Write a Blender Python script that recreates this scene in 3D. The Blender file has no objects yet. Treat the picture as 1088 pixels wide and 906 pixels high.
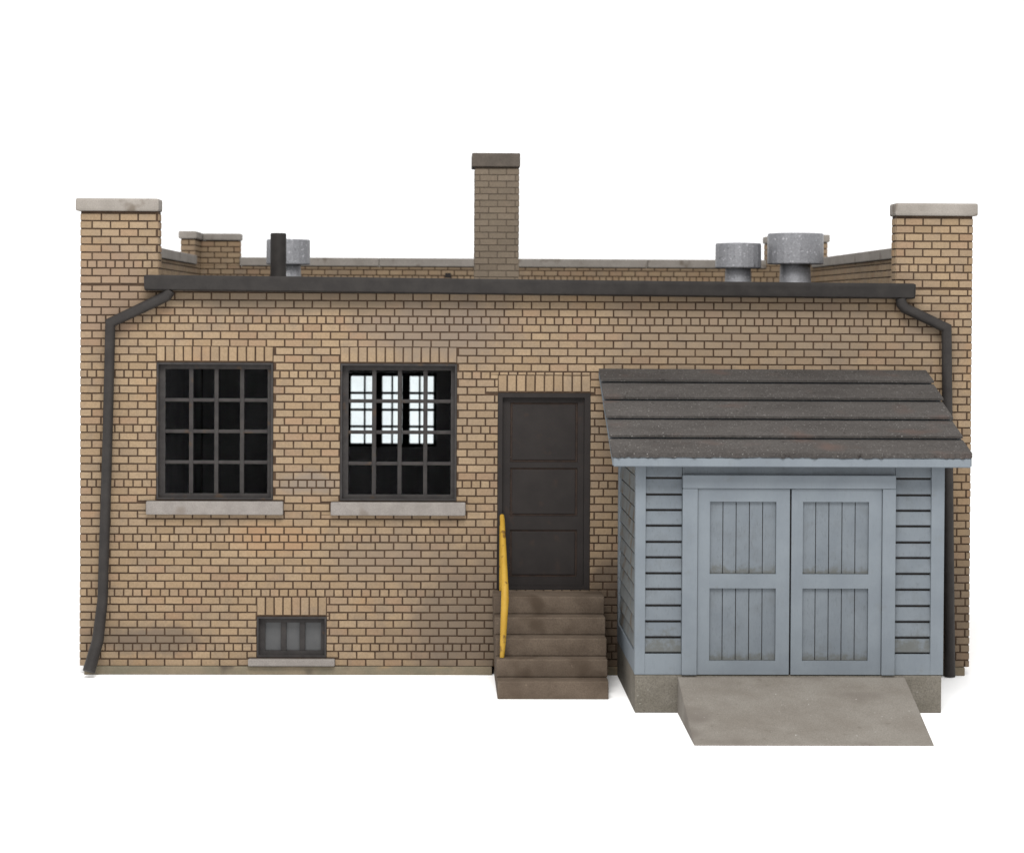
import bpy, bmesh, math, random
from mathutils import Vector, Matrix
random.seed(7)
S = bpy.context.scene
COL = S.collection

# ------------------------------------------------------------------ camera
cd = bpy.data.cameras.new('camera')
cam = bpy.data.objects.new('camera', cd)
COL.objects.link(cam)
S.camera = cam
cd.sensor_width = 36.0
cd.lens = 36.0 * 2200.0 / 1088.0
cd.shift_x = 0.0267
cd.shift_y = -0.0806
cd.dof.use_dof = True
cd.dof.focus_distance = 21.3
cd.dof.aperture_fstop = 1.25
cd.clip_start = 0.1
cd.clip_end = 3000
yaw, pitch, roll = 0.0201, 0.0168, 0.0050
f = Vector((math.sin(yaw) * math.cos(pitch), math.cos(yaw) * math.cos(pitch), -math.sin(pitch)))
r = Vector((math.cos(yaw), -math.sin(yaw), 0))
u = r.cross(f)
r2 = r * math.cos(roll) + u * math.sin(roll)
u2 = u * math.cos(roll) - r * math.sin(roll)
M = Matrix((r2, u2, -f)).transposed().to_4x4()
M.translation = Vector((3.8343, -22.0, 3.8932))
cam.matrix_world = M

# ------------------------------------------------------------------ light: white studio and one large softbox
W = bpy.data.worlds.new('World')
S.world = W
W.use_nodes = True
bg = W.node_tree.nodes['Background']
bg.inputs[0].default_value = (1, 1, 1, 1)
bg.inputs[1].default_value = 1.35
ld = bpy.data.lights.new('softbox', 'AREA')
ld.shape = 'RECTANGLE'
ld.size = 10
ld.size_y = 7
ld.energy = 5600
ld.color = (1.0, 0.985, 0.96)
lo = bpy.data.objects.new('softbox', ld)
COL.objects.link(lo)
lo.location = (3.6, -13.0, 19.0)
lo.rotation_euler = (Vector((4.7, 0.0, 1.5)) - Vector(lo.location)).to_track_quat('-Z', 'Y').to_euler()
S.cycles.light_sampling_threshold = 0.0
S.cycles.adaptive_threshold = 0.003
S.view_settings.view_transform = 'Standard'
S.view_settings.look = 'None'
S.view_settings.exposure = 0.0
S.view_settings.gamma = 1.0


# ------------------------------------------------------------------ material helpers
class NT:
    def __init__(s, name):
        s.m = bpy.data.materials.new(name)
        s.m.use_nodes = True
        s.t = s.m.node_tree
        s.b = s.t.nodes['Principled BSDF']
        s.out = s.t.nodes['Material Output']
        s.co = s.t.nodes.new('ShaderNodeTexCoord').outputs['Object']

    def n(s, kind, **kw):
        nd = s.t.nodes.new('ShaderNode' + kind)
        for k, v in kw.items():
            setattr(nd, k, v)
        return nd

    def link(s, a, b):
        s.t.links.new(a, b)

    def set(s, sock, v):
        if hasattr(v, 'is_output') or isinstance(v, bpy.types.NodeSocket):
            s.link(v, sock)
        else:
            if sock.type == 'RGBA' and len(v) == 3:
                v = (*v, 1)
            sock.default_value = v

    def noise(s, scale, detail=4, rough=0.55, stretch=None, seed=0.0):
        nd = s.n('TexNoise')
        nd.inputs['Scale'].default_value = scale
        nd.inputs['Detail'].default_value = detail
        nd.inputs['Roughness'].default_value = rough
        mp = s.n('Mapping')
        s.link(s.co, mp.inputs['Vector'])
        mp.inputs['Location'].default_value = (seed, seed * 1.7, seed * 0.6)
        if stretch:
            mp.inputs['Scale'].default_value = stretch
        s.link(mp.outputs[0], nd.inputs['Vector'])
        return nd.outputs['Fac']

    def ramp(s, fac, stops, interp='LINEAR'):
        nd = s.n('ValToRGB')
        nd.color_ramp.interpolation = interp
        el = nd.color_ramp.elements
        while len(el) < len(stops):
            el.new(0.5)
        for e, (p, c) in zip(el, stops):
            e.position = p
            e.color = (*c, 1) if len(c) == 3 else c
        s.link(fac, nd.inputs[0])
        return nd.outputs[0]

    def mix(s, fac, a, b, mode='MIX'):
        nd = s.n('Mix', data_type='RGBA', blend_type=mode)
        s.set(nd.inputs['Factor'], fac)
        s.set(nd.inputs['A'], a)
        s.set(nd.inputs['B'], b)
        return nd.outputs['Result']

    def math(s, op, a, b=0.0, clamp=False):
        nd = s.n('Math', operation=op, use_clamp=clamp)
        s.set(nd.inputs[0], a)
        s.set(nd.inputs[1], b)
        return nd.outputs[0]

    def rng(s, v, a, b, c=0.0, d=1.0):
        nd = s.n('MapRange')
        nd.interpolation_type = 'SMOOTHSTEP'
        s.set(nd.inputs['Value'], v)
        for i, x in zip(('From Min', 'From Max', 'To Min', 'To Max'), (a, b, c, d)):
            nd.inputs[i].default_value = x
        return nd.outputs[0]

    def xyz(s):
        nd = s.n('SeparateXYZ')
        s.link(s.co, nd.inputs[0])
        return nd.outputs

    def bump(s, h, strength=0.3, dist=0.01):
        nd = s.n('Bump')
        nd.inputs['Strength'].default_value = strength
        nd.inputs['Distance'].default_value = dist
        s.link(h, nd.inputs['Height'])
        s.link(nd.outputs[0], s.b.inputs['Normal'])

    def fin(s, col, rough=0.8, spec=0.3, metal=0.0):
        s.set(s.b.inputs['Base Color'], col)
        s.set(s.b.inputs['Roughness'], rough)
        s.b.inputs['Specular IOR Level'].default_value = spec
        s.b.inputs['Metallic'].default_value = metal
        return s.m


def stain(T, cx, cz, rx, rz, wob=0.75, seed=0.0):
    """mask of a patch of dirt with an uneven edge on a wall in the XZ plane"""
    X, Y, Z = T.xyz()
    dx = T.math('DIVIDE', T.math('SUBTRACT', X, cx), rx)
    dz = T.math('DIVIDE', T.math('SUBTRACT', Z, cz), rz)
    d = T.math('SQRT', T.math('ADD', T.math('MULTIPLY', dx, dx), T.math('MULTIPLY', dz, dz)))
    n = T.noise(2.6, 7, 0.68, seed=seed)
    d = T.math('ADD', d, T.math('MULTIPLY', T.math('SUBTRACT', n, 0.5), wob * 2))
    return T.rng(d, 0.35, 1.15, 1.0, 0.0)


def mat_brick(name, base, stains_and_shade=(), grey=0.0, warm=(0.225, 0.133, 0.068), dull=(0.148, 0.117, 0.090)):
    T = NT(name)
    isl = T.n('NewGeometry').outputs['Random Per Island']
    col = T.ramp(isl, base)
    w = T.n('TexWhiteNoise', noise_dimensions='1D')
    T.link(isl, w.inputs['W'])
    val = T.rng(w.outputs['Value'], 0.0, 1.0, 0.93, 1.06)
    hs = T.n('HueSaturation')
    T.link(val, hs.inputs['Value'])
    T.link(col, hs.inputs['Color'])
    col = hs.outputs[0]
    # warm blotches
    n1 = T.noise(1.1, 4, 0.6, seed=3.1)
    col = T.mix(T.rng(n1, 0.54, 0.74, 0.0, 0.5), col, warm)
    # grey weathering over broad areas, and a finer mottle
    n2 = T.noise(0.8, 5, 0.62, seed=9.3)
    col = T.mix(T.rng(n2, 0.44, 0.70, grey, 0.42), col, dull)
    n5 = T.noise(4.5, 4, 0.6, seed=1.9)
    col = T.mix(T.rng(n5, 0.50, 0.72, 0.0, 0.45), col, dull)
    # fine grain inside each brick
    n3 = T.noise(60, 3, 0.7)
    col = T.mix(T.rng(n3, 0.35, 0.7, 0.0, 0.30), col, tuple(x * 0.45 for x in base[0][1]))
    n4 = T.noise(26, 3, 0.7, seed=5)
    col = T.mix(T.rng(n4, 0.56, 0.74, 0.0, 0.30), col, tuple(x * 1.25 for x in base[0][1]))
    for k, (cx, cz, rx, rz, c, st) in enumerate(stains_and_shade):
        col = T.mix(T.math('MULTIPLY', stain(T, cx, cz, rx, rz, seed=k * 4.7), st), col, c)
    T.bump(T.noise(70, 3, 0.7), 0.3, 0.004)
    return T.fin(col, 0.9, 0.1)


def mat_noise(name, c1, c2, scale=8, detail=5, rough=0.85, spec=0.25, speck=None, bump=0.2, bscale=60,
              stretch=None, metal=0.0, lo_=0.3, hi=0.7, fine=0.0):
    T = NT(name)
    col = T.mix(T.rng(T.noise(scale, detail, 0.6, stretch), lo_, hi), c1, c2)
    if fine:
        col = T.mix(T.rng(T.noise(bscale * 1.3, 2, 0.6, seed=8), 0.35, 0.7, 0.0, fine), col, tuple(x * 0.45 for x in c1))
    if speck:
        for (c, a, b, sc) in speck:
            col = T.mix(T.rng(T.noise(sc, 2, 0.5, seed=sc), a, b), col, c)
    T.bump(T.noise(bscale, 3, 0.6, stretch), bump, 0.006)
    return T.fin(col, rough, spec, metal)


TAN = [(0.0, (0.2020, 0.1441, 0.0898)), (0.3, (0.2223, 0.1597, 0.1002)), (0.55, (0.2358, 0.1728, 0.1105)),
       (0.8, (0.2079, 0.1528, 0.1011)), (1.0, (0.2122, 0.1414, 0.0898))]
SOOT = (0.0968, 0.0770, 0.0605)
GREY = (0.1485, 0.1178, 0.0896)
MB_FRONT = mat_brick('tan_brick_front', TAN, [
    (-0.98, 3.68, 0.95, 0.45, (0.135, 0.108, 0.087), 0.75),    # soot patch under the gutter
    (2.5, 3.72, 2.6, 0.55, GREY, 0.6),  # greyer tone over the wall above the shed roof
    (-2.5, 3.98, 2.0, 0.16, (0.125, 0.098, 0.072), 0.7),  # darker strip along the wall just below the gutter
    (-0.55, 0.55, 1.05, 1.0, (0.108, 0.085, 0.066), 0.7),      # dirt beside the steps
    (0.88, 0.55, 0.40, 0.9, (0.070, 0.052, 0.040), 0.8),  # shade in the gap between steps and shed, painted into the brick colour
    (-4.0, 0.38, 0.75, 0.20, SOOT, 0.75),                      # splash mark near the left downpipe
    (-2.3, 2.05, 0.36, 0.18, (0.150, 0.124, 0.102), 0.8),
    (-4.45, 4.0, 0.55, 0.7, (0.165, 0.118, 0.088), 0.6),
    (-1.45, 1.25, 0.8, 0.30, (0.148, 0.116, 0.090), 0.5),
    (-2.7, 1.45, 0.6, 0.20, (0.255, 0.150, 0.080), 0.4),
    (4.5, 0.5, 0.45, 1.0, SOOT, 0.6),
])
MB_SIDE = mat_brick('tan_brick', TAN, grey=0.1)
MORTAR = mat_noise('dark_mortar', (0.0301, 0.0171, 0.0093), (0.0524, 0.0309, 0.0175), 6)
CHIM = mat_brick('grey_brown_brick', [(0, (0.1440, 0.1159, 0.0866)), (0.5, (0.1610, 0.1293, 0.0976)), (1, (0.1391, 0.1098, 0.0817))],
                 warm=(0.1464, 0.1098, 0.0756), dull=(0.1220, 0.1000, 0.0781))
CHIMM = mat_noise('chimney_mortar', (0.0688, 0.0525, 0.0387), (0.0938, 0.0725, 0.0537), 6)
COPING = mat_noise('grey_coping_stone', (0.175, 0.158, 0.140), (0.222, 0.202, 0.182), 3, fine=0.25,
                   speck=[((0.110, 0.092, 0.075), 0.58, 0.74, 5)])
CHCAP = mat_noise('dark_cap_stone', (0.0682, 0.0572, 0.0473), (0.0902, 0.0748, 0.0616), 6, fine=0.3)
SILL = mat_noise('pale_sill_stone', (0.165, 0.149, 0.137), (0.200, 0.182, 0.168), 9, fine=0.35, bump=0.4,
                 speck=[((0.120, 0.100, 0.085), 0.58, 0.74, 3)])
BASE = mat_noise('stained_base_course', (0.165, 0.132, 0.090), (0.115, 0.102, 0.072), 2.2, fine=0.3, stretch=(1, 1, 2),
                 speck=[((0.215, 0.135, 0.060), 0.58, 0.68, 1.7), ((0.060, 0.048, 0.036), 0.56, 0.72, 3.3)])
IRON = mat_noise('dark_painted_metal', (0.0181, 0.0160, 0.0152), (0.0250, 0.0223, 0.0207), 7, rough=0.55, spec=0.16, bump=0.12)
FRAME = mat_noise('charcoal_window_paint', (0.0225, 0.0203, 0.0200), (0.033, 0.0300, 0.0288), 10, rough=0.6, spec=0.15, bump=0.15,
                  speck=[((0.045, 0.031, 0.022), 0.62, 0.75, 9)])
DOORM = mat_noise('near_black_door_paint', (0.0165, 0.0142, 0.0136), (0.0205, 0.0176, 0.0166), 4, rough=0.6, spec=0.1, bump=0.1,
                  speck=[((0.026, 0.0190, 0.0160), 0.60, 0.80, 8)])
DOORW = mat_noise('worn_brown_door_edge', (0.0340, 0.0229, 0.0179), (0.0221, 0.0161, 0.0136), 14, rough=0.7, spec=0.08)
PLASTER = mat_noise('pale_grey_plaster', (0.42, 0.40, 0.41), (0.56, 0.54, 0.55), 1.5, spec=0.0)
ROOFM = mat_noise('roof_felt', (0.030, 0.028, 0.027), (0.040, 0.038, 0.035), 4, spec=0.05)
METAL = mat_noise('galvanised_sheet', (0.190, 0.192, 0.205), (0.245, 0.247, 0.262), 34, 5, 0.42, 0.4, bump=0.6, bscale=75,
                  metal=0.35, fine=0.35,
                  speck=[((0.40, 0.40, 0.42), 0.60, 0.76, 24), ((0.105, 0.106, 0.115), 0.62, 0.78, 17)])
STEP = mat_noise('brown_grey_concrete', (0.0745, 0.0558, 0.0415), (0.1024, 0.0784, 0.0590), 4, fine=0.35, bump=0.35, spec=0.1,
                 speck=[((0.0534, 0.0386, 0.0276), 0.52, 0.72, 2.6), ((0.1404, 0.1090, 0.0829), 0.72, 0.82, 12)])
YEL = mat_noise('worn_yellow_paint', (0.2665, 0.1532, 0.0162), (0.3182, 0.1945, 0.0266), 6, rough=0.55, spec=0.2,
                speck=[((0.1193, 0.0646, 0.0133), 0.58, 0.70, 12)])
CONC = mat_noise('grey_concrete', (0.1076, 0.0974, 0.0800), (0.1405, 0.1277, 0.1085), 5, fine=0.45, bump=0.4, spec=0.1,
                 speck=[((0.0570, 0.0504, 0.0400), 0.60, 0.78, 42), ((0.2195, 0.2128, 0.1942), 0.70, 0.78, 30)])
RAMPM = mat_noise('ramp_concrete', (0.1357, 0.1213, 0.1051), (0.1665, 0.1533, 0.1359), 2.2, fine=0.35, bump=0.4, spec=0.1,
                  speck=[((0.1024, 0.0893, 0.0784), 0.54, 0.72, 1.3), ((0.1050, 0.0933, 0.0798), 0.66, 0.80, 9),
                         ((0.2945, 0.2866, 0.2660), 0.72, 0.79, 34)])
FELT = mat_noise('dark_roofing_felt', (0.0389, 0.0352, 0.0331), (0.0553, 0.0508, 0.0478), 2.2, fine=0.4, bump=0.6, bscale=40,
                 stretch=(0.45, 1, 1), spec=0.08,
                 speck=[((0.0226, 0.0194, 0.0180), 0.62, 0.80, 16), ((0.1884, 0.1814, 0.1734), 0.63, 0.78, 58),
                        ((0.0577, 0.0421, 0.0367), 0.56, 0.76, 1.9)])


def mat_blue():
    T = NT('blue_grey_paint')
    col = T.mix(T.rng(T.noise(3, 5), 0.3, 0.7), (0.117, 0.133, 0.150), (0.134, 0.152, 0.169))
    col = T.mix(T.rng(T.noise(40, 4, 0.7, (1, 1, 0.25)), 0.5, 0.78, 0.0, 0.35), col, (0.095, 0.108, 0.122))
    col = T.mix(T.rng(T.noise(6, 5, 0.7, seed=2), 0.56, 0.78, 0.0, 0.55), col, (0.105, 0.110, 0.108))
    T.bump(T.noise(50, 3, 0.6, (1, 1, 0.3)), 0.12, 0.004)
    return T.fin(col, 0.7, 0.15)


def mat_blue_dirty():
    """the sheltered boards: the same paint with dark grime left in the grain"""
    T = NT('blue_grey_boards')
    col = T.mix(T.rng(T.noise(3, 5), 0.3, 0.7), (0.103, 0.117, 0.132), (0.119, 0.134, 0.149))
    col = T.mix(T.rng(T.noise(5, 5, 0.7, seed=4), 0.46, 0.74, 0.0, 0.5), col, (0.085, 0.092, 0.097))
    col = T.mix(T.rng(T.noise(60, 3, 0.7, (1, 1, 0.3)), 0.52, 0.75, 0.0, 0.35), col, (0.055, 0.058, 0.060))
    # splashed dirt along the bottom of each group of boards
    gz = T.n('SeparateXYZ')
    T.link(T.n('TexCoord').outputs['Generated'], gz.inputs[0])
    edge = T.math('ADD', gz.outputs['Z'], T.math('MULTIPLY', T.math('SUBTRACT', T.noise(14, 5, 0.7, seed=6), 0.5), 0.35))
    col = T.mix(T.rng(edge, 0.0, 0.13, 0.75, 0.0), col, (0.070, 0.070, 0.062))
    T.bump(T.noise(50, 3, 0.6, (1, 1, 0.3)), 0.15, 0.004)
    return T.fin(col, 0.8, 0.12)


def tone(m, lo_, hi):
    t = m.node_tree
    b = t.nodes['Principled BSDF']
    src = b.inputs['Base Color'].links[0].from_socket
    oi = t.nodes.new('ShaderNodeObjectInfo')
    mr = t.nodes.new('ShaderNodeMapRange')
    mr.inputs['To Min'].default_value = lo_
    mr.inputs['To Max'].default_value = hi
    hs = t.nodes.new('ShaderNodeHueSaturation')
    t.links.new(oi.outputs['Random'], mr.inputs['Value'])
    t.links.new(mr.outputs[0], hs.inputs['Value'])
    t.links.new(src, hs.inputs['Color'])
    t.links.new(hs.outputs[0], b.inputs['Base Color'])


tone(FELT, 0.86, 1.14)
BLUE, BLUED = mat_blue(), mat_blue_dirty()
BLUES = mat_noise('weathered_side_boards', (0.100, 0.110, 0.115), (0.125, 0.130, 0.128), 5, fine=0.3, spec=0.1, stretch=(1, 1, 0.4),
                  speck=[((0.085, 0.072, 0.058), 0.50, 0.70, 4)])


def mat_glass(name, tint, gl):
    T = NT(name)
    tr = T.n('BsdfTransparent')
    tr.inputs[0].default_value = (*tint, 1)
    # clear panes with a faint uneven film that dims what is seen through them
    T.link(T.ramp(T.noise(2.2, 6, 0.65), [(0.35, tint), (0.80, tuple(c * gl for c in tint))]), tr.inputs[0])
    T.link(tr.outputs[0], T.out.inputs['Surface'])
    return T.m


GLASS = mat_glass('window_glass', (0.93, 0.95, 0.955), 0.93)
PANE = mat_noise('clouded_grey_pane', (0.052, 0.053, 0.055), (0.064, 0.065, 0.066), 5, rough=0.35, spec=0.25, bump=0.05)
T = NT('white_sweep')
GROUND = T.fin((0.95, 0.95, 0.95), 0.95, 0.0)


# ------------------------------------------------------------------ mesh helpers
class MB:
    def __init__(s):
        s.v, s.f, s.m = [], [], []

    def face(s, pts, mi=0):
        i = len(s.v)
        s.v.extend([tuple(p) for p in pts])
        s.f.append(tuple(range(i, i + len(pts))))
        s.m.append(mi)

    def box(s, x0, x1, y0, y1, z0, z1, bev=0.0, mi=0):
        bm = bmesh.new()
        bmesh.ops.create_cube(bm, size=1)
        for v in bm.verts:
            v.co = ((x0 + x1) / 2 + v.co.x * (x1 - x0), (y0 + y1) / 2 + v.co.y * (y1 - y0), (z0 + z1) / 2 + v.co.z * (z1 - z0))
        if bev:
            bmesh.ops.bevel(bm, geom=bm.edges[:], offset=bev, segments=2, affect='EDGES', profile=0.6)
        s.add_bm(bm, mi)

    def add_bm(s, bm, mi=0):
        i = len(s.v)
        bm.verts.ensure_lookup_table()
        bm.verts.index_update()
        s.v.extend([tuple(v.co) for v in bm.verts])
        for fc in bm.faces:
            s.f.append(tuple(i + v.index for v in fc.verts))
            s.m.append(mi)
        bm.free()

    def prism(s, poly, a0, a1, axis='x', bev=0.0, mi=0):
        """extrude a 2-D outline along an axis: x -> (y,z) outline, y -> (x,z), z -> (x,y)"""
        bm = bmesh.new()
        def P(p, a):
            return {'x': (a, p[0], p[1]), 'y': (p[0], a, p[1]), 'z': (p[0], p[1], a)}[axis]
        lo_ = [bm.verts.new(P(p, a0)) for p in poly]
        hi = [bm.verts.new(P(p, a1)) for p in poly]
        bm.faces.new(lo_)
        bm.faces.new(hi)
        n = len(poly)
        for k in range(n):
            bm.faces.new((lo_[k], lo_[(k + 1) % n], hi[(k + 1) % n], hi[k]))
        bmesh.ops.recalc_face_normals(bm, faces=bm.faces[:])
        if bev:
            bmesh.ops.bevel(bm, geom=bm.edges[:], offset=bev, segments=2, affect='EDGES', profile=0.6)
        s.add_bm(bm, mi)

    def lathe(s, prof, cx, cy, seg=24, mi=0):
        i = len(s.v)
        n = len(prof)
        for k in range(seg):
            a = 2 * math.pi * (k + 0.5) / seg
            for (rr, z) in prof:
                s.v.append((cx + rr * math.cos(a), cy + rr * math.sin(a), z))
        for k in range(seg):
            k2 = (k + 1) % seg
            for j in range(n - 1):
                s.f.append((i + k * n + j, i + k2 * n + j, i + k2 * n + j + 1, i + k * n + j + 1))
                s.m.append(mi)
        s.f.append(tuple(i + k * n + n - 1 for k in range(seg)))
        s.m.append(mi)
        s.f.append(tuple(i + k * n for k in reversed(range(seg))))
        s.m.append(mi)

    def tube(s, pts, rad, seg=14, mi=0):
        """mitred tube through pts; rad is one radius or one per point"""
        pts = [Vector(p) for p in pts]
        if not isinstance(rad, (list, tuple)):
            rad = [rad] * len(pts)
        dirs = [(pts[k + 1] - pts[k]).normalized() for k in range(len(pts) - 1)]
        ref = Vector((0, 1, 0)) if abs(dirs[0].y) < 0.9 else Vector((1, 0, 0))
        i = len(s.v)
        a = (ref - dirs[0] * ref.dot(dirs[0])).normalized()
        rings = []
        for k, p in enumerate(pts):
            d_in = dirs[max(0, k - 1)]
            d_out = dirs[min(k, len(dirs) - 1)]
            a = (a - d_in * a.dot(d_in)).normalized()
            b = d_in.cross(a)
            nrm = (d_in + d_out).normalized()
            ring = []
            for q in range(seg):
                t = 2 * math.pi * q / seg
                o = (a * math.cos(t) + b * math.sin(t)) * rad[k]
                o = o - d_in * (o.dot(nrm) / d_in.dot(nrm))      # slide into the mitre plane
                ring.append(p + o)
            rings.append(ring)
        for ring in rings:
            s.v.extend([tuple(p) for p in ring])
        for k in range(len(pts) - 1):
            for q in range(seg):
                q2 = (q + 1) % seg
                s.f.append((i + k * seg + q, i + k * seg + q2, i + (k + 1) * seg + q2, i + (k + 1) * seg + q))
                s.m.append(mi)
        s.f.append(tuple(i + q for q in reversed(range(seg))))
        s.m.append(mi)
        s.f.append(tuple(i + (len(pts) - 1) * seg + q for q in range(seg)))
        s.m.append(mi)

    def build(s, name, mats, parent=None, smooth=False):
        me = bpy.data.meshes.new(name)
        off = Vector((0, 0, 0))
        q = parent
        while q is not None:
            off += Vector(q.location)
            q = q.parent
        me.from_pydata([(a - off.x, b - off.y, c - off.z) for a, b, c in s.v], [], s.f)
        if not isinstance(mats, (list, tuple)):
            mats = [mats]
        for m in mats:
            me.materials.append(m)
        me.polygons.foreach_set('material_index', s.m)
        me.update()
        if smooth:
            me.polygons.foreach_set('use_smooth', [True] * len(me.polygons))
            bm = bmesh.new()
            bm.from_mesh(me)
            for e in bm.edges:
                if len(e.link_faces) == 2 and e.calc_face_angle(0) > 0.6:
                    e.smooth = False
            bm.to_mesh(me)
            bm.free()
        o = bpy.data.objects.new(name, me)
        COL.objects.link(o)
        o.parent = parent
        return o


def thing(name, label, cat, loc):
    o = bpy.data.objects.new(name, None)
    o.empty_display_size = 0.3
    COL.objects.link(o)
    o.location = loc
    o['label'] = label
    o['category'] = cat
    return o


# ---- brickwork: real raised bricks on a slab ---------------------------------
PITCH, HEAD, ZB, LEN = 0.08284, 0.0970, 0.2891, 0.1940


def inside(rects, a, z):
    return any(x0 - 1e-6 <= a <= x1 + 1e-6 and z0 - 1e-6 <= z <= z1 + 1e-6 for x0, x1, z0, z1 in rects)


def slab(mb, O, U, N, rects, holes, thick, mf=0, mk=0):
    """solid wall of the given rectangles minus holes. front face through O, facing N"""
    O, U, N = Vector(O), Vector(U), Vector(N)
    Zv = Vector((0, 0, 1))
    xs = sorted({round(v, 5) for q in rects + holes for v in q[:2]})
    zs = sorted({round(v, 5) for q in rects + holes for v in q[2:]})
    cell = {}
    for i in range(len(xs) - 1):
        for j in range(len(zs) - 1):
            a, z = (xs[i] + xs[i + 1]) / 2, (zs[j] + zs[j + 1]) / 2
            cell[i, j] = inside(rects, a, z) and not inside(holes, a, z)
    P = lambda a, z, d: O + U * a + Zv * z - N * d
    flip = U.cross(Zv).dot(N) < 0
    def put(pts, mi):
        mb.face(pts[::-1] if flip else pts, mi)
    for (i, j), on in cell.items():
        if not on:
            continue
        x0, x1, z0, z1 = xs[i], xs[i + 1], zs[j], zs[j + 1]
        put([P(x0, z0, 0), P(x1, z0, 0), P(x1, z1, 0), P(x0, z1, 0)], mf)
        put([P(x0, z0, thick), P(x0, z1, thick), P(x1, z1, thick), P(x1, z0, thick)], mk)
        for di, dj, e in ((-1, 0, ((x0, z1), (x0, z0))), (1, 0, ((x1, z0), (x1, z1))), (0, -1, ((x0, z0), (x1, z0))), (0, 1, ((x1, z1), (x0, z1)))):
            if not cell.get((i + di, j + dj), False):
                (a, za), (b, zb) = e
                put([P(a, za, 0), P(a, za, thick), P(b, zb, thick), P(b, zb, 0)], mf)


def one_brick(mb, O, U, N, a0, a1, z0, z1, mi, rel=0.0075, ins=0.0032):
    if a1 - a0 < 0.022 or z1 - z0 < 0.02:
        return
    Zv = Vector((0, 0, 1))
    j = lambda: random.uniform(-0.0022, 0.0022)
    rel += random.uniform(-0.002, 0.0015)
    P = lambda a, z, d: O + U * a + Zv * z + N * d
    b = [P(a0 + j(), z0 + j(), -0.002), P(a1 + j(), z0 + j(), -0.002), P(a1 + j(), z1 + j(), -0.002), P(a0 + j(), z1 + j(), -0.002)]
    t = [P(a0 + ins, z0 + ins, rel), P(a1 - ins, z0 + ins, rel), P(a1 - ins, z1 - ins, rel), P(a0 + ins, z1 - ins, rel)]
    i = len(mb.v)
    mb.v.extend([tuple(p) for p in b + t])
    fs = [(4, 5, 6, 7), (0, 1, 5, 4), (1, 2, 6, 5), (2, 3, 7, 6), (3, 0, 4, 7)]
    flip = U.cross(Zv).dot(N) < 0
    for q in fs:
        q = tuple(i + k for k in q)
        mb.f.append(q[::-1] if flip else q)
        mb.m.append(mi)


def bricks(mb, O, U, N, rects, holes=(), phase=0.118, mi=1, pitch=PITCH, length=LEN, headers=True, z_off=ZB, gap=0.0130):
    """running bond with a header course every seventh row, cut at the rectangle and opening edges"""
    O, U, N = Vector(O), Vector(U), Vector(N)
    amin, amax = min(q[0] for q in rects), max(q[1] for q in rects)
    zmin, zmax = min(q[2] for q in rects), max(q[3] for q in rects)
    i0, i1 = math.floor((zmin - z_off) / pitch) - 1, math.ceil((zmax - z_off) / pitch) + 1
    for i in range(i0, i1 + 1):
        zc = z_off + i * pitch
        zl, zh = zc - pitch / 2 + gap / 2, zc + pitch / 2 - gap / 2
        head = headers and i % 7 == 0
        L = length / 2 if head else length
        ph = phase + (length / 4 if head else (length / 2 if i % 2 else 0))
        n = math.floor((amin - ph) / L) - 1
        while ph + n * L < amax:
            a0, a1 = ph + n * L + gap / 2, ph + (n + 1) * L - gap / 2
            n += 1
            # z bands cut by openings / rectangle tops
            cuts = sorted({zl, zh} | {z for q in list(rects) + list(holes) for z in q[2:] if zl < z < zh and q[0] < a1 and q[1] > a0})
            for k in range(len(cuts) - 1):
                c0, c1 = cuts[k], cuts[k + 1]
                zm = (c0 + c1) / 2
                xc = sorted({a0, a1} | {x for q in list(rects) + list(holes) for x in q[:2] if a0 < x < a1 and q[2] <= zm <= q[3]})
                seg = []
                for m in range(len(xc) - 1):
                    xm = (xc[m] + xc[m + 1]) / 2
                    if inside(rects, xm, zm) and not inside(holes, xm, zm):
                        if seg and abs(seg[-1][1] - xc[m]) < 1e-6:
                            seg[-1][1] = xc[m + 1]
                        else:
                            seg.append([xc[m], xc[m + 1]])
                for (s0, s1) in seg:
                    if s0 - amin < 0.04:
                        s0 = amin
                    if amax - s1 < 0.04:
                        s1 = amax
                    one_brick(mb, O, U, N, s0, s1, c0, c1, mi)


def soldier(mb, O, U, N, a0, a1, z0, z1, mi=1, n=None, gap=0.0130):
    n = n or max(1, round((a1 - a0) / 0.0965))
    w = (a1 - a0) / n
    for k in range(n):
        one_brick(mb, Vector(O), Vector(U), Vector(N), a0 + k * w + gap / 2, a0 + (k + 1) * w - gap / 2, z0 + gap / 2, z1 - gap / 2, mi)


# ------------------------------------------------------------------ setting
g = MB()
R_ = 900
g.face([(-R_, -R_, 0), (R_, -R_, 0), (R_, R_, 0), (-R_, R_, 0)])
go = g.build('ground', GROUND)
go['kind'] = 'structure'

# ------------------------------------------------------------------ the brick building
WID, DEP, TH = 9.475, 9.27, 0.20
PW, PZ, FZ, PARZ = 0.815, 4.905, 4.12, 4.52
bld = thing('brick_building', 'tan brick one storey building with tall corner piers, dark gutter, black door and multi-pane windows', 'building', (WID / 2, 0, 0))

WIN = [(0.800, 2.036, 1.856, 3.314), (2.745, 3.985, 1.850, 3.310)]
DOOR = (4.420, 5.408, 0.905, 3.006)
BWIN = (1.867, 2.611, 0.183, 0.619)
SILLS = [(0.700, 2.148, 1.703, 1.848), (2.651, 4.081, 1.700, 1.843)]
BSILL = (1.781, 2.701, 0.098, 0.176)
LINT = [(0.798, 2.036, 3.322, 3.487), (2.745, 3.985, 3.318, 3.487), (4.420, 5.408, 3.014, 3.195), (1.867, 2.611, 0.627, 0.828)]

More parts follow.
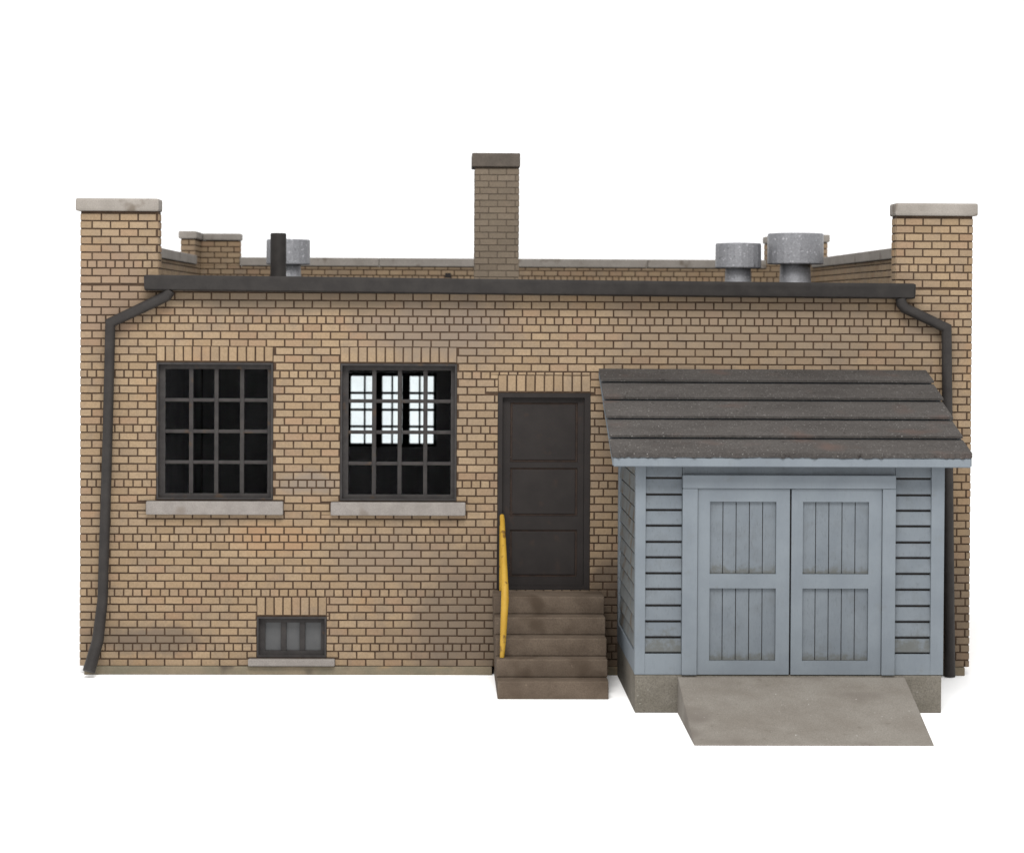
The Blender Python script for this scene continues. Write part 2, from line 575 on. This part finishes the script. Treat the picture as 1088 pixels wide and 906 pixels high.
fw = MB()
rects = [(0, WID, 0.092, FZ), (0, PW, FZ, PZ), (WID - PW, WID, FZ, PZ)]
holes = WIN + [DOOR, BWIN]
O, U, N = (0, 0, 0), (1, 0, 0), (0, -1, 0)
slab(fw, O, U, N, rects, holes, TH, 0, 2)
bricks(fw, O, U, N, rects, holes + SILLS + [BSILL] + LINT)
for q in LINT:
    soldier(fw, O, U, N, *q, n=8 if q[1] < 2.7 and q[3] < 1 else None)
# brick returns of the two piers above the roof, and of their backs
for (xx, nx) in ((0.0, -1), (PW, 1), (WID - PW, -1), (WID, 1)):
    lo_z = 0.092 if xx in (0.0, WID) else FZ
    bricks(fw, (xx, 0, 0), (0, 1, 0), (nx, 0, 0), [(0.004, TH, lo_z, PZ)], phase=0.0)
bricks(fw, (0, TH, 0), (1, 0, 0), (0, 1, 0), [(0.21, PW, FZ, PZ), (WID - PW, WID - 0.21, FZ, PZ)])
front = fw.build('front_wall', [MORTAR, MB_FRONT, PLASTER], bld)


def coping(x0, x1, y0, y1, z0, z1, parent, seams=(), axis='x', name='coping', m=None):
    mb = MB()
    cuts = [x0 if axis == 'x' else y0] + sorted(seams) + [x1 if axis == 'x' else y1]
    for a, b in zip(cuts[:-1], cuts[1:]):
        a2, b2 = a + (0.0015 if a != cuts[0] else 0), b - (0.0015 if b != cuts[-1] else 0)
        if axis == 'x':
            mb.box(a2, b2, y0, y1, z0, z1, 0.014 if seams else 0.022)
        else:
            mb.box(x0, x1, a2, b2, z0, z1, 0.014 if seams else 0.022)
    return mb.build(name, m or COPING, parent)


for (a, b) in ((-0.052, PW + 0.012), (WID - PW - 0.022, WID + 0.05)):
    coping(a, b, -0.05, TH + 0.05, PZ + 0.003, 5.042, front)

bc = MB()
bc.box(0.045, 4.371, -0.030, 0.19, 0.0, 0.089, 0.008)
bc.box(5.53, 9.43, -0.030, 0.19, 0.0, 0.089, 0.008)
bc.build('base_course', BASE, bld)

# side walls, rear wall, corner piers
for sx in (0, 1):
    mb = MB()
    Ox = 0.0 if sx == 0 else WID
    Nx = (-1, 0, 0) if sx == 0 else (1, 0, 0)
    rc = [(TH + 0.003, DEP, 0.0, PARZ), (DEP - 0.92, DEP, PARZ, 4.895)]
    slab(mb, (Ox, 0, 0), (0, 1, 0), Nx, rc, [], TH, 0, 0)
    bricks(mb, (Ox, 0, 0), (0, 1, 0), Nx, [(TH + 0.02, DEP, 0.09, PARZ), (DEP - 0.92, DEP, PARZ, 4.895)], phase=0.02)
    Oi = TH if sx == 0 else WID - TH
    Ni = (1, 0, 0) if sx == 0 else (-1, 0, 0)
    bricks(mb, (Oi, 0, 0), (0, 1, 0), Ni, [(TH + 0.01, DEP - TH, 3.95, PARZ), (DEP - 0.92, DEP - TH, PARZ, 4.895)], phase=0.05)
    # end of the raised corner facing the front
    bricks(mb, (min(Ox, Oi), DEP - 0.92, 0), (1, 0, 0), (0, -1, 0), [(0, TH, PARZ + 0.14, 4.895)], phase=0.02)
    sw = mb.build('side_wall', [MORTAR, MB_SIDE], bld)
    x0, x1 = min(Ox, Oi) - 0.035, max(Ox, Oi) + 0.035
    coping(x0, x1, TH + 0.06, DEP - 0.925, PARZ + 0.003, PARZ + 0.135, sw, seams=[1.5, 2.95, 4.4, 5.85], axis='y')
    coping(x0, x1, DEP - 0.96, DEP + 0.05, 4.898, 5.010, sw, axis='y')

RW = (2.404, 3.743, 1.818, 2.926)
mb = MB()
rc = [(TH + 0.002, WID - TH - 0.002, 0.0, PARZ), (TH + 0.002, PW - 0.03, PARZ, 4.895), (WID - PW + 0.03, WID - TH - 0.002, PARZ, 4.895)]
slab(mb, (0, DEP, 0), (1, 0, 0), (0, 1, 0), rc, [RW], TH, 0, 0)
bricks(mb, (0, DEP, 0), (1, 0, 0), (0, 1, 0), [(TH, WID - TH, 0.09, PARZ)] + rc[1:], [RW])
bricks(mb, (0, DEP - TH, 0), (1, 0, 0), (0, -1, 0), [(TH, WID - TH, 3.95, PARZ)] + rc[1:])
bricks(mb, (PW - 0.03, DEP - TH, 0), (0, 1, 0), (1, 0, 0), [(0, TH, PARZ + .14, 4.895)])
bricks(mb, (WID - PW + 0.03, DEP - TH, 0), (0, 1, 0), (-1, 0, 0), [(0, TH, PARZ + .14, 4.895)])
rear = mb.build('rear_wall', [MORTAR, MB_SIDE], bld)
coping(PW - 0.026, WID - PW + 0.026, DEP - TH - 0.035, DEP + 0.035, PARZ + 0.003, PARZ + 0.130, rear, seams=[2.87, 4.9, 6.9])
for a, b in ((TH + 0.037, PW - 0.005), (WID - PW + 0.005, WID - TH - 0.037)):
    coping(a, b, DEP - TH - 0.04, DEP + 0.04, 4.898, 5.003, rear)

mb = MB()
mb.box(3.86, 3.95, DEP - TH - 0.016, DEP - TH + 0.02, 4.36, 4.43)
mb.build('scupper', DOORM, rear)

# roof deck and ground floor
mb = MB()
mb.prism([(TH + 0.005, 3.98), (TH + 0.005, 4.06), (DEP - TH - 0.02, 4.19), (DEP - TH - 0.02, 4.05)], TH + 0.018, WID - TH - 0.018, 'x')
mb.build('roof', ROOFM, bld)
mb = MB()
mb.box(TH + 0.01, WID - TH - 0.01, TH + 0.01, DEP - TH - 0.01, 0.75, 0.86)
mb.build('floor', PLASTER, bld)
mb = MB()      # plastered inner faces of the room
mb.box(TH + 0.01, TH + 0.03, TH + 0.01, DEP - TH - 0.03, 0.87, 3.96)
mb.box(WID - TH - 0.03, WID - TH - 0.01, TH + 0.01, DEP - TH - 0.03, 0.87, 3.96)
slab(mb, (0, DEP - TH - 0.012, 0), (1, 0, 0), (0, -1, 0), [(TH + 0.04, WID - TH - 0.04, 0.87, 3.93)], [RW], -0.01, 0, 0)
mb.box(TH + 0.03, WID - TH - 0.03, TH + 0.01, DEP - TH - 0.03, 3.945, 3.965)
mb.build('interior_lining', PLASTER, bld)


# windows
def window(q, cols, rows, y_in, frame_w, bar, sill=None, name='window', glass=GLASS, top_extra=0.0):
    x0, x1, z0, z1 = q
    e = 0.003
    mb = MB()
    # casing that lines the opening, then the sash set back in it
    cz = 0.022
    slab(mb, (0, -0.012, 0), (1, 0, 0), (0, -1, 0), [(x0 + e, x1 - e, z0 + e, z1 - e)], [(x0 + cz, x1 - cz, z0 + cz, z1 - cz)], y_in + 0.06)
    slab(mb, (0, y_in - 0.018, 0), (1, 0, 0), (0, -1, 0), [(x0 + cz, x1 - cz, z0 + cz, z1 - cz)],
         [(x0 + frame_w, x1 - frame_w * 0.75, z0 + frame_w * 0.72, z1 - frame_w * 0.85)], 0.052)
    w = mb.build(name, FRAME, bld)
    gx0, gx1, gz0, gz1 = x0 + frame_w, x1 - frame_w * 0.75, z0 + frame_w * 0.72, z1 - frame_w * 0.85
    mb = MB()
    for k in range(1, cols):
        x = gx0 + (gx1 - gx0) * k / cols + random.uniform(-.003, .003)
        mb.box(x - bar / 2, x + bar / 2, y_in - 0.012, y_in + 0.02, gz0 - 0.002, gz1 + 0.002, 0.008)
    for k in range(1, rows):
        z = gz0 + (gz1 - gz0) * k / rows + random.uniform(-.003, .003)
        for c in range(cols):
            a = gx0 + (gx1 - gx0) * c / cols + (bar / 2 if c else 0)
            b = gx0 + (gx1 - gx0) * (c + 1) / cols - (bar / 2 if c < cols - 1 else 0)
            mb.box(a - 0.004, b + 0.004, y_in - 0.008, y_in + 0.02, z - bar * 0.42, z + bar * 0.42, 0.008)
    mb.build('muntins', FRAME, w)
    mb = MB()
    mb.box(gx0 - 0.01, gx1 + 0.01, y_in + 0.022, y_in + 0.028, gz0 - 0.01, gz1 + 0.01)
    mb.build('glass', glass, w)
    if sill:
        mb = MB()
        mb.box(sill[0], sill[1], -0.075, 0.0, sill[2], sill[3] - 0.003, 0.014)
        mb.build('window_sill', SILL, w)
    return w


window(WIN[0], 4, 4, 0.075, 0.086, 0.046, SILLS[0])
window(WIN[1], 4, 4, 0.075, 0.086, 0.046, SILLS[1])
bw = window(BWIN, 3, 1, 0.07, 0.085, 0.058, BSILL, 'basement_window', PANE)
mb = MB()
e = 0.0006
x0, x1, z0, z1 = RW
slab(mb, (0, DEP - 0.13, 0), (1, 0, 0), (0, -1, 0), [(x0 + e, x1 - e, z0 + e, z1 - e)], [(x0 + .05, x1 - .05, z0 + .05, z1 - .05)], 0.06)
w = mb.build('rear_window', FRAME, bld)
mb = MB()
for k in range(1, 6):
    x = x0 + .05 + (x1 - x0 - .1) * k / 6
    bwid = 0.12 if k % 2 == 0 else 0.03
    mb.box(x - bwid / 2, x + bwid / 2, DEP - 0.115, DEP - 0.085, z0 + .05, z1 - .05)
for k in range(1, 4):
    z = z0 + .05 + (z1 - z0 - .1) * k / 4
    mb.box(x0 + .05, x1 - .05, DEP - 0.118, DEP - 0.088, z - 0.019, z + 0.019)
mb.build('muntins', FRAME, w)
mb = MB()
mb.box(x0 + .045, x1 - .045, DEP - 0.082, DEP - 0.078, z0 + .045, z1 - .045)
mb.build('glass', GLASS, w)

# door
mb = MB()
x0, x1, z0, z1 = DOOR
e = 0.003
slab(mb, (0, -0.004, 0), (1, 0, 0), (0, -1, 0), [(x0 + e, x1 - e, z0 + e, z1 - e)], [(x0 + .05, x1 - .065, z0 + .04, z1 - .05)], 0.17)
df = mb.build('door_frame', DOORM, bld)
mb = MB()
PAN = [(4.555, 5.275, 2.265, 2.90), (4.555, 5.275, 1.69, 2.205), (4.555, 5.275, 1.04, 1.545)]
slab(mb, (0, 0.045, 0), (1, 0, 0), (0, -1, 0), [(x0 + .052, x1 - .067, z0 + .042, z1 - .052)], PAN, 0.05)
dr = mb.build('door', DOORM, bld)
for q in PAN:
    mb = MB()
    mb.box(q[0] + .002, q[1] - .002, 0.06, 0.09, q[2] + .002, q[3] - .002, mi=1)
    mb.box(q[0] + .022, q[1] - .022, 0.050, 0.07, q[2] + .022, q[3] - .022, 0.008)
    mb.build('door_panel', [DOORM, DOORW], dr)

# gutter
def gutter():
    bm = bmesh.new()
    prof = [(-0.026, 0.165), (-0.026, 0.0), (-0.13, 0.0), (-0.165, 0.018), (-0.182, 0.06), (-0.190, 0.12), (-0.196, 0.132), (-0.196, 0.165),
            (-0.176, 0.165), (-0.172, 0.06), (-0.13, 0.022), (-0.045, 0.022), (-0.045, 0.165)]
    xs = [0.690, 0.712, 2.5, 4.5, 6.6, 8.808, 8.830]
    rows = []
    for k, x in enumerate(xs):
        t = (x - xs[0]) / (xs[-1] - xs[0])
        zz = 4.068 + (4.020 - 4.068) * t + random.uniform(-.003, .003)
        sc = 0.9 if k in (0, len(xs) - 1) else 1.0
        rows.append([bm.verts.new((x, -0.026 + (p[0] + 0.026) * sc, zz + 0.08 + (p[1] - 0.08) * sc)) for p in prof])
    n = len(prof)
    for a, b in zip(rows[:-1], rows[1:]):
        for k in range(n):
            bm.faces.new((a[k], a[(k + 1) % n], b[(k + 1) % n], b[k]))
    bmesh.ops.recalc_face_normals(bm, faces=bm.faces[:])
    mb = MB()
    mb.add_bm(bm)
    for x, zz in ((0.690, 4.068), (8.822, 4.020)):       # end caps
        mb.prism([(-0.03, zz + .006), (-0.13, zz + .006), (-0.16, zz + .024), (-0.178, zz + .07), (-0.19, zz + .155), (-0.03, zz + .155)], x + 0.002, x + 0.010, 'x')
    return mb.build('gutter', IRON, bld, smooth=True)


gutter()
mb = MB()
mb.tube([(0.955, -0.10, 4.075), (0.915, -0.10, 4.015), (0.80, -0.095, 3.955), (0.325, -0.085, 3.728), (0.300, -0.085, 2.6), (0.250, -0.09, 0.80),
         (0.205, -0.12, 0.38), (0.130, -0.23, 0.068)], [0.060, 0.060, 0.058, 0.054, 0.054, 0.056, 0.062, 0.067], 16)
mb.build('downpipe', IRON, bld, smooth=True)
mb = MB()
mb.tube([(8.690, -0.10, 4.03), (8.700, -0.10, 3.97), (8.735, -0.10, 3.925), (9.186, -0.085, 3.715), (9.243, -0.085, 0.69), (9.252, -0.095, 0.006)],
        [0.058, 0.058, 0.057, 0.054, 0.055, 0.058], 16)
mb.build('downpipe', IRON, bld, smooth=True)

# chimney
mb = MB()
cx0, cx1, cy0, cy1 = 4.243, 4.808, 4.9, 5.42
slab(mb, (cx0, cy0, 0), (1, 0, 0), (0, -1, 0), [(0, cx1 - cx0, 4.02, 5.73)], [], cy1 - cy0, 0, 0)
for (o_, u_, n_, L_) in (((cx0, cy0, 0), (1, 0, 0), (0, -1, 0), cx1 - cx0), ((cx0, cy1, 0), (1, 0, 0), (0, 1, 0), cx1 - cx0),
                        ((cx0, cy0, 0), (0, 1, 0), (-1, 0, 0), cy1 - cy0), ((cx1, cy0, 0), (0, 1, 0), (1, 0, 0), cy1 - cy0)):
    bricks(mb, o_, u_, n_, [(0.0, L_, 4.02, 5.73)], phase=0.06, headers=False, length=0.23, gap=0.009)
ch = mb.build('chimney', [CHIMM, CHIM], bld)
mb = MB()
mb.box(cx0 - 0.045, cx1 + 0.017, cy0 - 0.045, cy1 + 0.045, 5.735, 5.915, 0.014)
mb.build('chimney_cap', CHCAP, ch)


# roof ventilators
def vent(cx, cy, rh, rs, z0, zh0, zh1):
    mb = MB()
    mb.lathe([(rh * 0.80, zh0 + 0.01), (rh * 0.98, zh0), (rh, zh0 + 0.012), (rh * 0.995, zh1 - 0.012), (rh * 0.965, zh1), (0.01, zh1 + 0.012)], cx, cy, 22)
    h = mb.build('roof_vent', METAL, bld)
    mb = MB()
    mb.lathe([(rs * 1.06, z0), (rs, z0 + 0.08), (rs * 0.93, zh0 - 0.03), (rs * 0.93, zh0 + 0.008)], cx, cy, 18)
    mb.build('vent_stem', METAL, h, smooth=True)


vent(1.816, 5.0, 0.285, 0.175, 4.08, 4.458, 4.783)
vent(7.543, 4.0, 0.288, 0.172, 4.07, 4.423, 4.735)
vent(8.264, 4.0, 0.352, 0.203, 4.07, 4.475, 4.862)
mb = MB()
mb.lathe([(0.098, 4.07), (0.098, 4.80), (0.088, 4.812), (0.080, 4.812), (0.080, 4.6)], 1.806, 3.5, 18)
mb.build('vent_pipe', IRON, bld, smooth=True)

# ------------------------------------------------------------------ front steps
st = thing('stairs', 'brown grey concrete steps with a yellow handrail below the black door', 'steps', (4.95, -0.7, 0))
fy = [-1.392, -1.17, -0.975, -0.745, -0.515]
for k in range(5):
    mb = MB()
    t = k / 4
    xl = 4.394 + (4.372 - 4.394) * t
    xr = 5.506 + (5.526 - 5.506) * t
    back = -0.036
    mb.box(xl, xr, fy[k], back, 0.181 * k + (0.002 if k else 0), 0.181 * (k + 1), 0.012)
    mb.build('step', STEP, st)
mb = MB()
mb.tube([(4.468, -0.075, 0.909), (4.468, -0.075, 1.60)], 0.026, 12)
mb.tube([(4.468, -0.06, 1.70), (4.470, -0.12, 1.665), (4.478, -0.90, 1.06), (4.476, -0.99, 0.93), (4.455, -1.06, 0.50), (4.447, -1.075, 0.364)],
        [0.023, 0.027, 0.037, 0.041, 0.030, 0.023], 14)
mb.build('handrail', YEL, st, smooth=True)

# ------------------------------------------------------------------ blue shed
SY = -2.07
shed = thing('shed', 'blue grey wooden lean-to shed with double doors and dark felt roof against the brick wall', 'shed', (7.19, -1.03, 0))
mb = MB()
mb.box(5.705, 8.682, SY - 0.005, -0.036, 0.0, 0.366, 0.012)
mb.build('foundation', CONC, shed)

X0, X1 = 5.700, 8.697
ZT = 2.46        # under the eave
mb = MB()
# core behind the boards (grooves show it), sloping top under the roof
core = [(SY + 0.055, 0.37), (-0.036, 0.37), (-0.036, 3.10), (SY + 0.055, 2.44)]
mb.prism(core, X0 + 0.045, X1 - 0.045, 'x', mi=1)
ZS = [0.571, 0.725, 0.879, 1.033, 1.191, 1.345, 1.499, 1.649, 1.806, 1.957, 2.107, 2.267, 2.44]
def lap(mb, a0, a1, z0, z1, axis, mi=0):
    """one lapped board: thick lower edge, thin upper edge"""
    zb, zt = z0 + 0.015, z1 - 0.008
    if axis == 'f':
        mb.prism([(SY + 0.055, zb), (SY + 0.016, zb), (SY + 0.012, zb + 0.008), (SY + 0.030, zt), (SY + 0.055, zt)], a0, a1, 'x')
    else:
        d = X0 if axis == 'l' else X1
        sg = 1 if axis == 'l' else -1
        mb.prism([(d + sg * 0.045, zb), (d + sg * 0.016, zb), (d + sg * 0.012, zb + 0.008), (d + sg * 0.028, zt), (d + sg * 0.045, zt)], a0, a1, 'y')
mb.build('shed_wall', [FRAME, FRAME], shed)
for a0, a1 in ((5.800, 6.150), (8.222, 8.570)):
    mb = MB()
    for z0, z1 in zip(ZS[:-1], ZS[1:]):
        lap(mb, a0, a1, z0, z1, 'f')
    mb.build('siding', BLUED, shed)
for ax in 'lr':
    mb = MB()
    for z0, z1 in zip(ZS[:-1], ZS[1:]):
        lap(mb, SY + 0.13, -0.17, z0, z1, ax)
    z0 = ZS[-1]
    for k in range(4):   # boards of the gable triangle
        z1 = z0 + 0.154
        lap(mb, min(SY + 0.13 + max(0, (z1 - 2.44) / 0.33), -0.3), -0.17, z0, z1, ax)
        z0 = z1
    mb.build('siding', BLUES, shed)

# trim boards of the walls
def trim(name, *q):
    mb = MB()
    mb.box(*q)
    mb.build(name, BLUE, shed)


for a, b in ((X0, 5.799), (8.571, X1)):
    trim('corner_trim', a, b, SY, SY + 0.10, 0.371, 2.43, 0.0025)
trim('skirting_board', 5.7998, 6.152, SY + 0.001, SY + 0.05, 0.371, 0.571, 0.0015)
trim('skirting_board', 8.2195, 8.5702, SY + 0.001, SY + 0.05, 0.371, 0.571, 0.0015)
for xa, xb in ((X0 + 0.002, X0 + 0.044), (X1 - 0.044, X1 - 0.002)):
    trim('skirting_board', xa, xb, SY + 0.102, -0.172, 0.371, 0.571, 0.005)
    trim('wall_trim', xa, xb, -0.168, -0.038, 0.371, 3.05, 0.005)

DX0, DX1, DZ1 = 6.153, 8.219, 2.306
lf = MB()
lap(lf, DX0 + 0.002, DX1 - 0.002, 2.267, 2.44, 'f')
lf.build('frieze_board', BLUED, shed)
mb = MB()
mb.box(DX0, 6.300, SY - 0.032, SY + 0.05, 0.371, 2.172, 0.007)
mb.box(8.072 + 0.018, DX1, SY - 0.032, SY + 0.05, 0.371, 2.172, 0.007)
mb.box(DX0, DX1, SY - 0.034, SY + 0.05, 2.174, DZ1, 0.010)
mb.build('door_surround', BLUE, shed)

def shed_door(a, b, px0, px1):
    mb = MB()
    ya = SY - 0.012
    P1, P2 = (px0, px1, 0.507, 1.209), (px0, px1, 1.347, 2.047)
    slab(mb, (0, ya, 0), (1, 0, 0), (0, -1, 0), [(a, b, 0.374, 2.170)], [P1, P2], 0.05)
    d = mb.build('shed_door', BLUE, shed)
    for q in (P1, P2):
        mb = MB()
        n = 5
        w = (q[1] - q[0]) / n
        for k in range(n):
            a0 = q[0] + k * w + (0.0035 if k else 0.001)
            b0 = q[0] + (k + 1) * w - (0.0035 if k < n - 1 else 0.001)
            mb.box(a0, b0, ya + 0.024, ya + 0.044, q[2] + 0.001, q[3] - 0.001, 0.004)
        mb.box(q[0] + .001, q[1] - .001, ya + 0.0445, ya + 0.05, q[2] + .001, q[3] - .001, mi=1)
        mb.build('door_boards', [BLUED, FRAME], d)

shed_door(6.304, 7.193, 6.420, 7.062)
shed_door(7.211, 8.085, 7.321, 7.960)

# roof: painted deck with bargeboards, five lapped strips of felt
EY, WY = -2.25, -0.030
WZ, EZ = 3.270, 2.492
mb = MB()
def roof_poly(x, top=0.0):
    return [(x, EY, EZ - 0.105), (x, EY, EZ - top), (x, WY, WZ - top - 0.005), (x, WY, WZ - 0.10)]
xa_e, xb_e, xa_w, xb_w = 5.462, 8.915, 5.490, 8.975
L_ = [(xa_e, EY, EZ - 0.103), (xa_e, EY, EZ - .006), (xa_w, WY, WZ - 0.012), (xa_w, WY, WZ - 0.10)]
R2 = [(xb_e, EY, EZ - 0.103), (xb_e, EY, EZ - .006), (xb_w, WY, WZ - 0.012), (xb_w, WY, WZ - 0.10)]
for k in range(4):
    k2 = (k + 1) % 4
    mb.face([L_[k], L_[k2], R2[k2], R2[k]])
mb.face(L_[::-1])
mb.face(R2)
rf = mb.build('shed_roof', BLUE, shed)
bm = bmesh.new()
bm.from_mesh(rf.data)
bmesh.ops.remove_doubles(bm, verts=bm.verts[:], dist=1e-5)
bmesh.ops.recalc_face_normals(bm, faces=bm.faces[:])
bmesh.ops.bevel(bm, geom=bm.edges[:], offset=0.012, segments=2, affect='EDGES')
bm.to_mesh(rf.data)
bm.free()

sl = (EZ - WZ) / (EY - WY)
def roofz(y):
    return WZ + (y - WY) * sl
ys = [WY, -0.42, -0.885, -1.365, -1.83, EY - 0.004]
for k in range(5):
    ya, yb = ys[k], ys[k + 1]
    if k < 4:
        yb -= 0.02
    n = 110
    mb = MB()
    rowA, rowB, rowC, rowD = [], [], [], []
    jl, jr = random.uniform(-.004, .004), random.uniform(-.007, .007)
    for q in range(n + 1):
        t = q / n
        wob = (random.uniform(-0.002, 0.002) if k < 4 else random.choice((0, 0, .006, -.012, .01, -.02)) * random.random())
        def X(y):
            s_ = (y - WY) / (EY - WY)
            a = xa_w + (xa_e - xa_w) * s_ - 0.004 + jl
            b = xb_w + (xb_e - xb_w) * s_ + 0.004 + jr
            return a + (b - a) * t
        lift = 0.040 + random.uniform(-.0015, .0015)
        rowA.append((X(ya), ya, roofz(ya) - 0.004))
        rowB.append((X(yb + wob), yb + wob, roofz(yb + wob) + lift))
        rowC.append((X(yb + wob), yb + wob + 0.003, roofz(yb + wob) + (0.018 if k < 4 else -0.006)))
        rowD.append((X(yb + wob), yb + wob + 0.07, roofz(yb + 0.07) + 0.004))
    for q in range(n):
        mb.face([rowB[q], rowB[q + 1], rowA[q + 1], rowA[q]])
        mb.face([rowC[q], rowC[q + 1], rowB[q + 1], rowB[q]])
        if k < 4:
            mb.face([rowD[q], rowD[q + 1], rowC[q + 1], rowC[q]])
    mb.face([rowC[0], rowB[0], rowA[0]])
    mb.face([rowA[n], rowB[n], rowC[n]])
    mb.build('roofing_strip', FELT, rf)

# ------------------------------------------------------------------ ramp
rp = MB()
bm = bmesh.new()
top = [(6.118, SY - 0.008, 0.352), (8.322, SY - 0.008, 0.352)]
bot = [(6.118, SY - 0.008, 0.0), (8.322, SY - 0.008, 0.0)]
fr = [(6.096, -3.59, 0.0), (8.252, -3.60, 0.0)]
frt = [(6.096, -3.575, 0.014), (8.252, -3.585, 0.014)]
vs = [bm.verts.new(p) for p in top + bot + fr + frt]
for q in ((0, 1, 7, 6), (6, 7, 5, 4), (4, 5, 3, 2), (0, 2, 3, 1), (0, 6, 4, 2), (1, 3, 5, 7)):
    bm.faces.new([vs[i] for i in q])
bmesh.ops.recalc_face_normals(bm, faces=bm.faces[:])
bmesh.ops.bevel(bm, geom=bm.edges[:], offset=0.006, segments=1, affect='EDGES')
rp.add_bm(bm)
ro = rp.build('ramp', RAMPM)
ro['label'] = 'sloping grey concrete ramp leading up to the double doors of the blue shed'
ro['category'] = 'ramp'
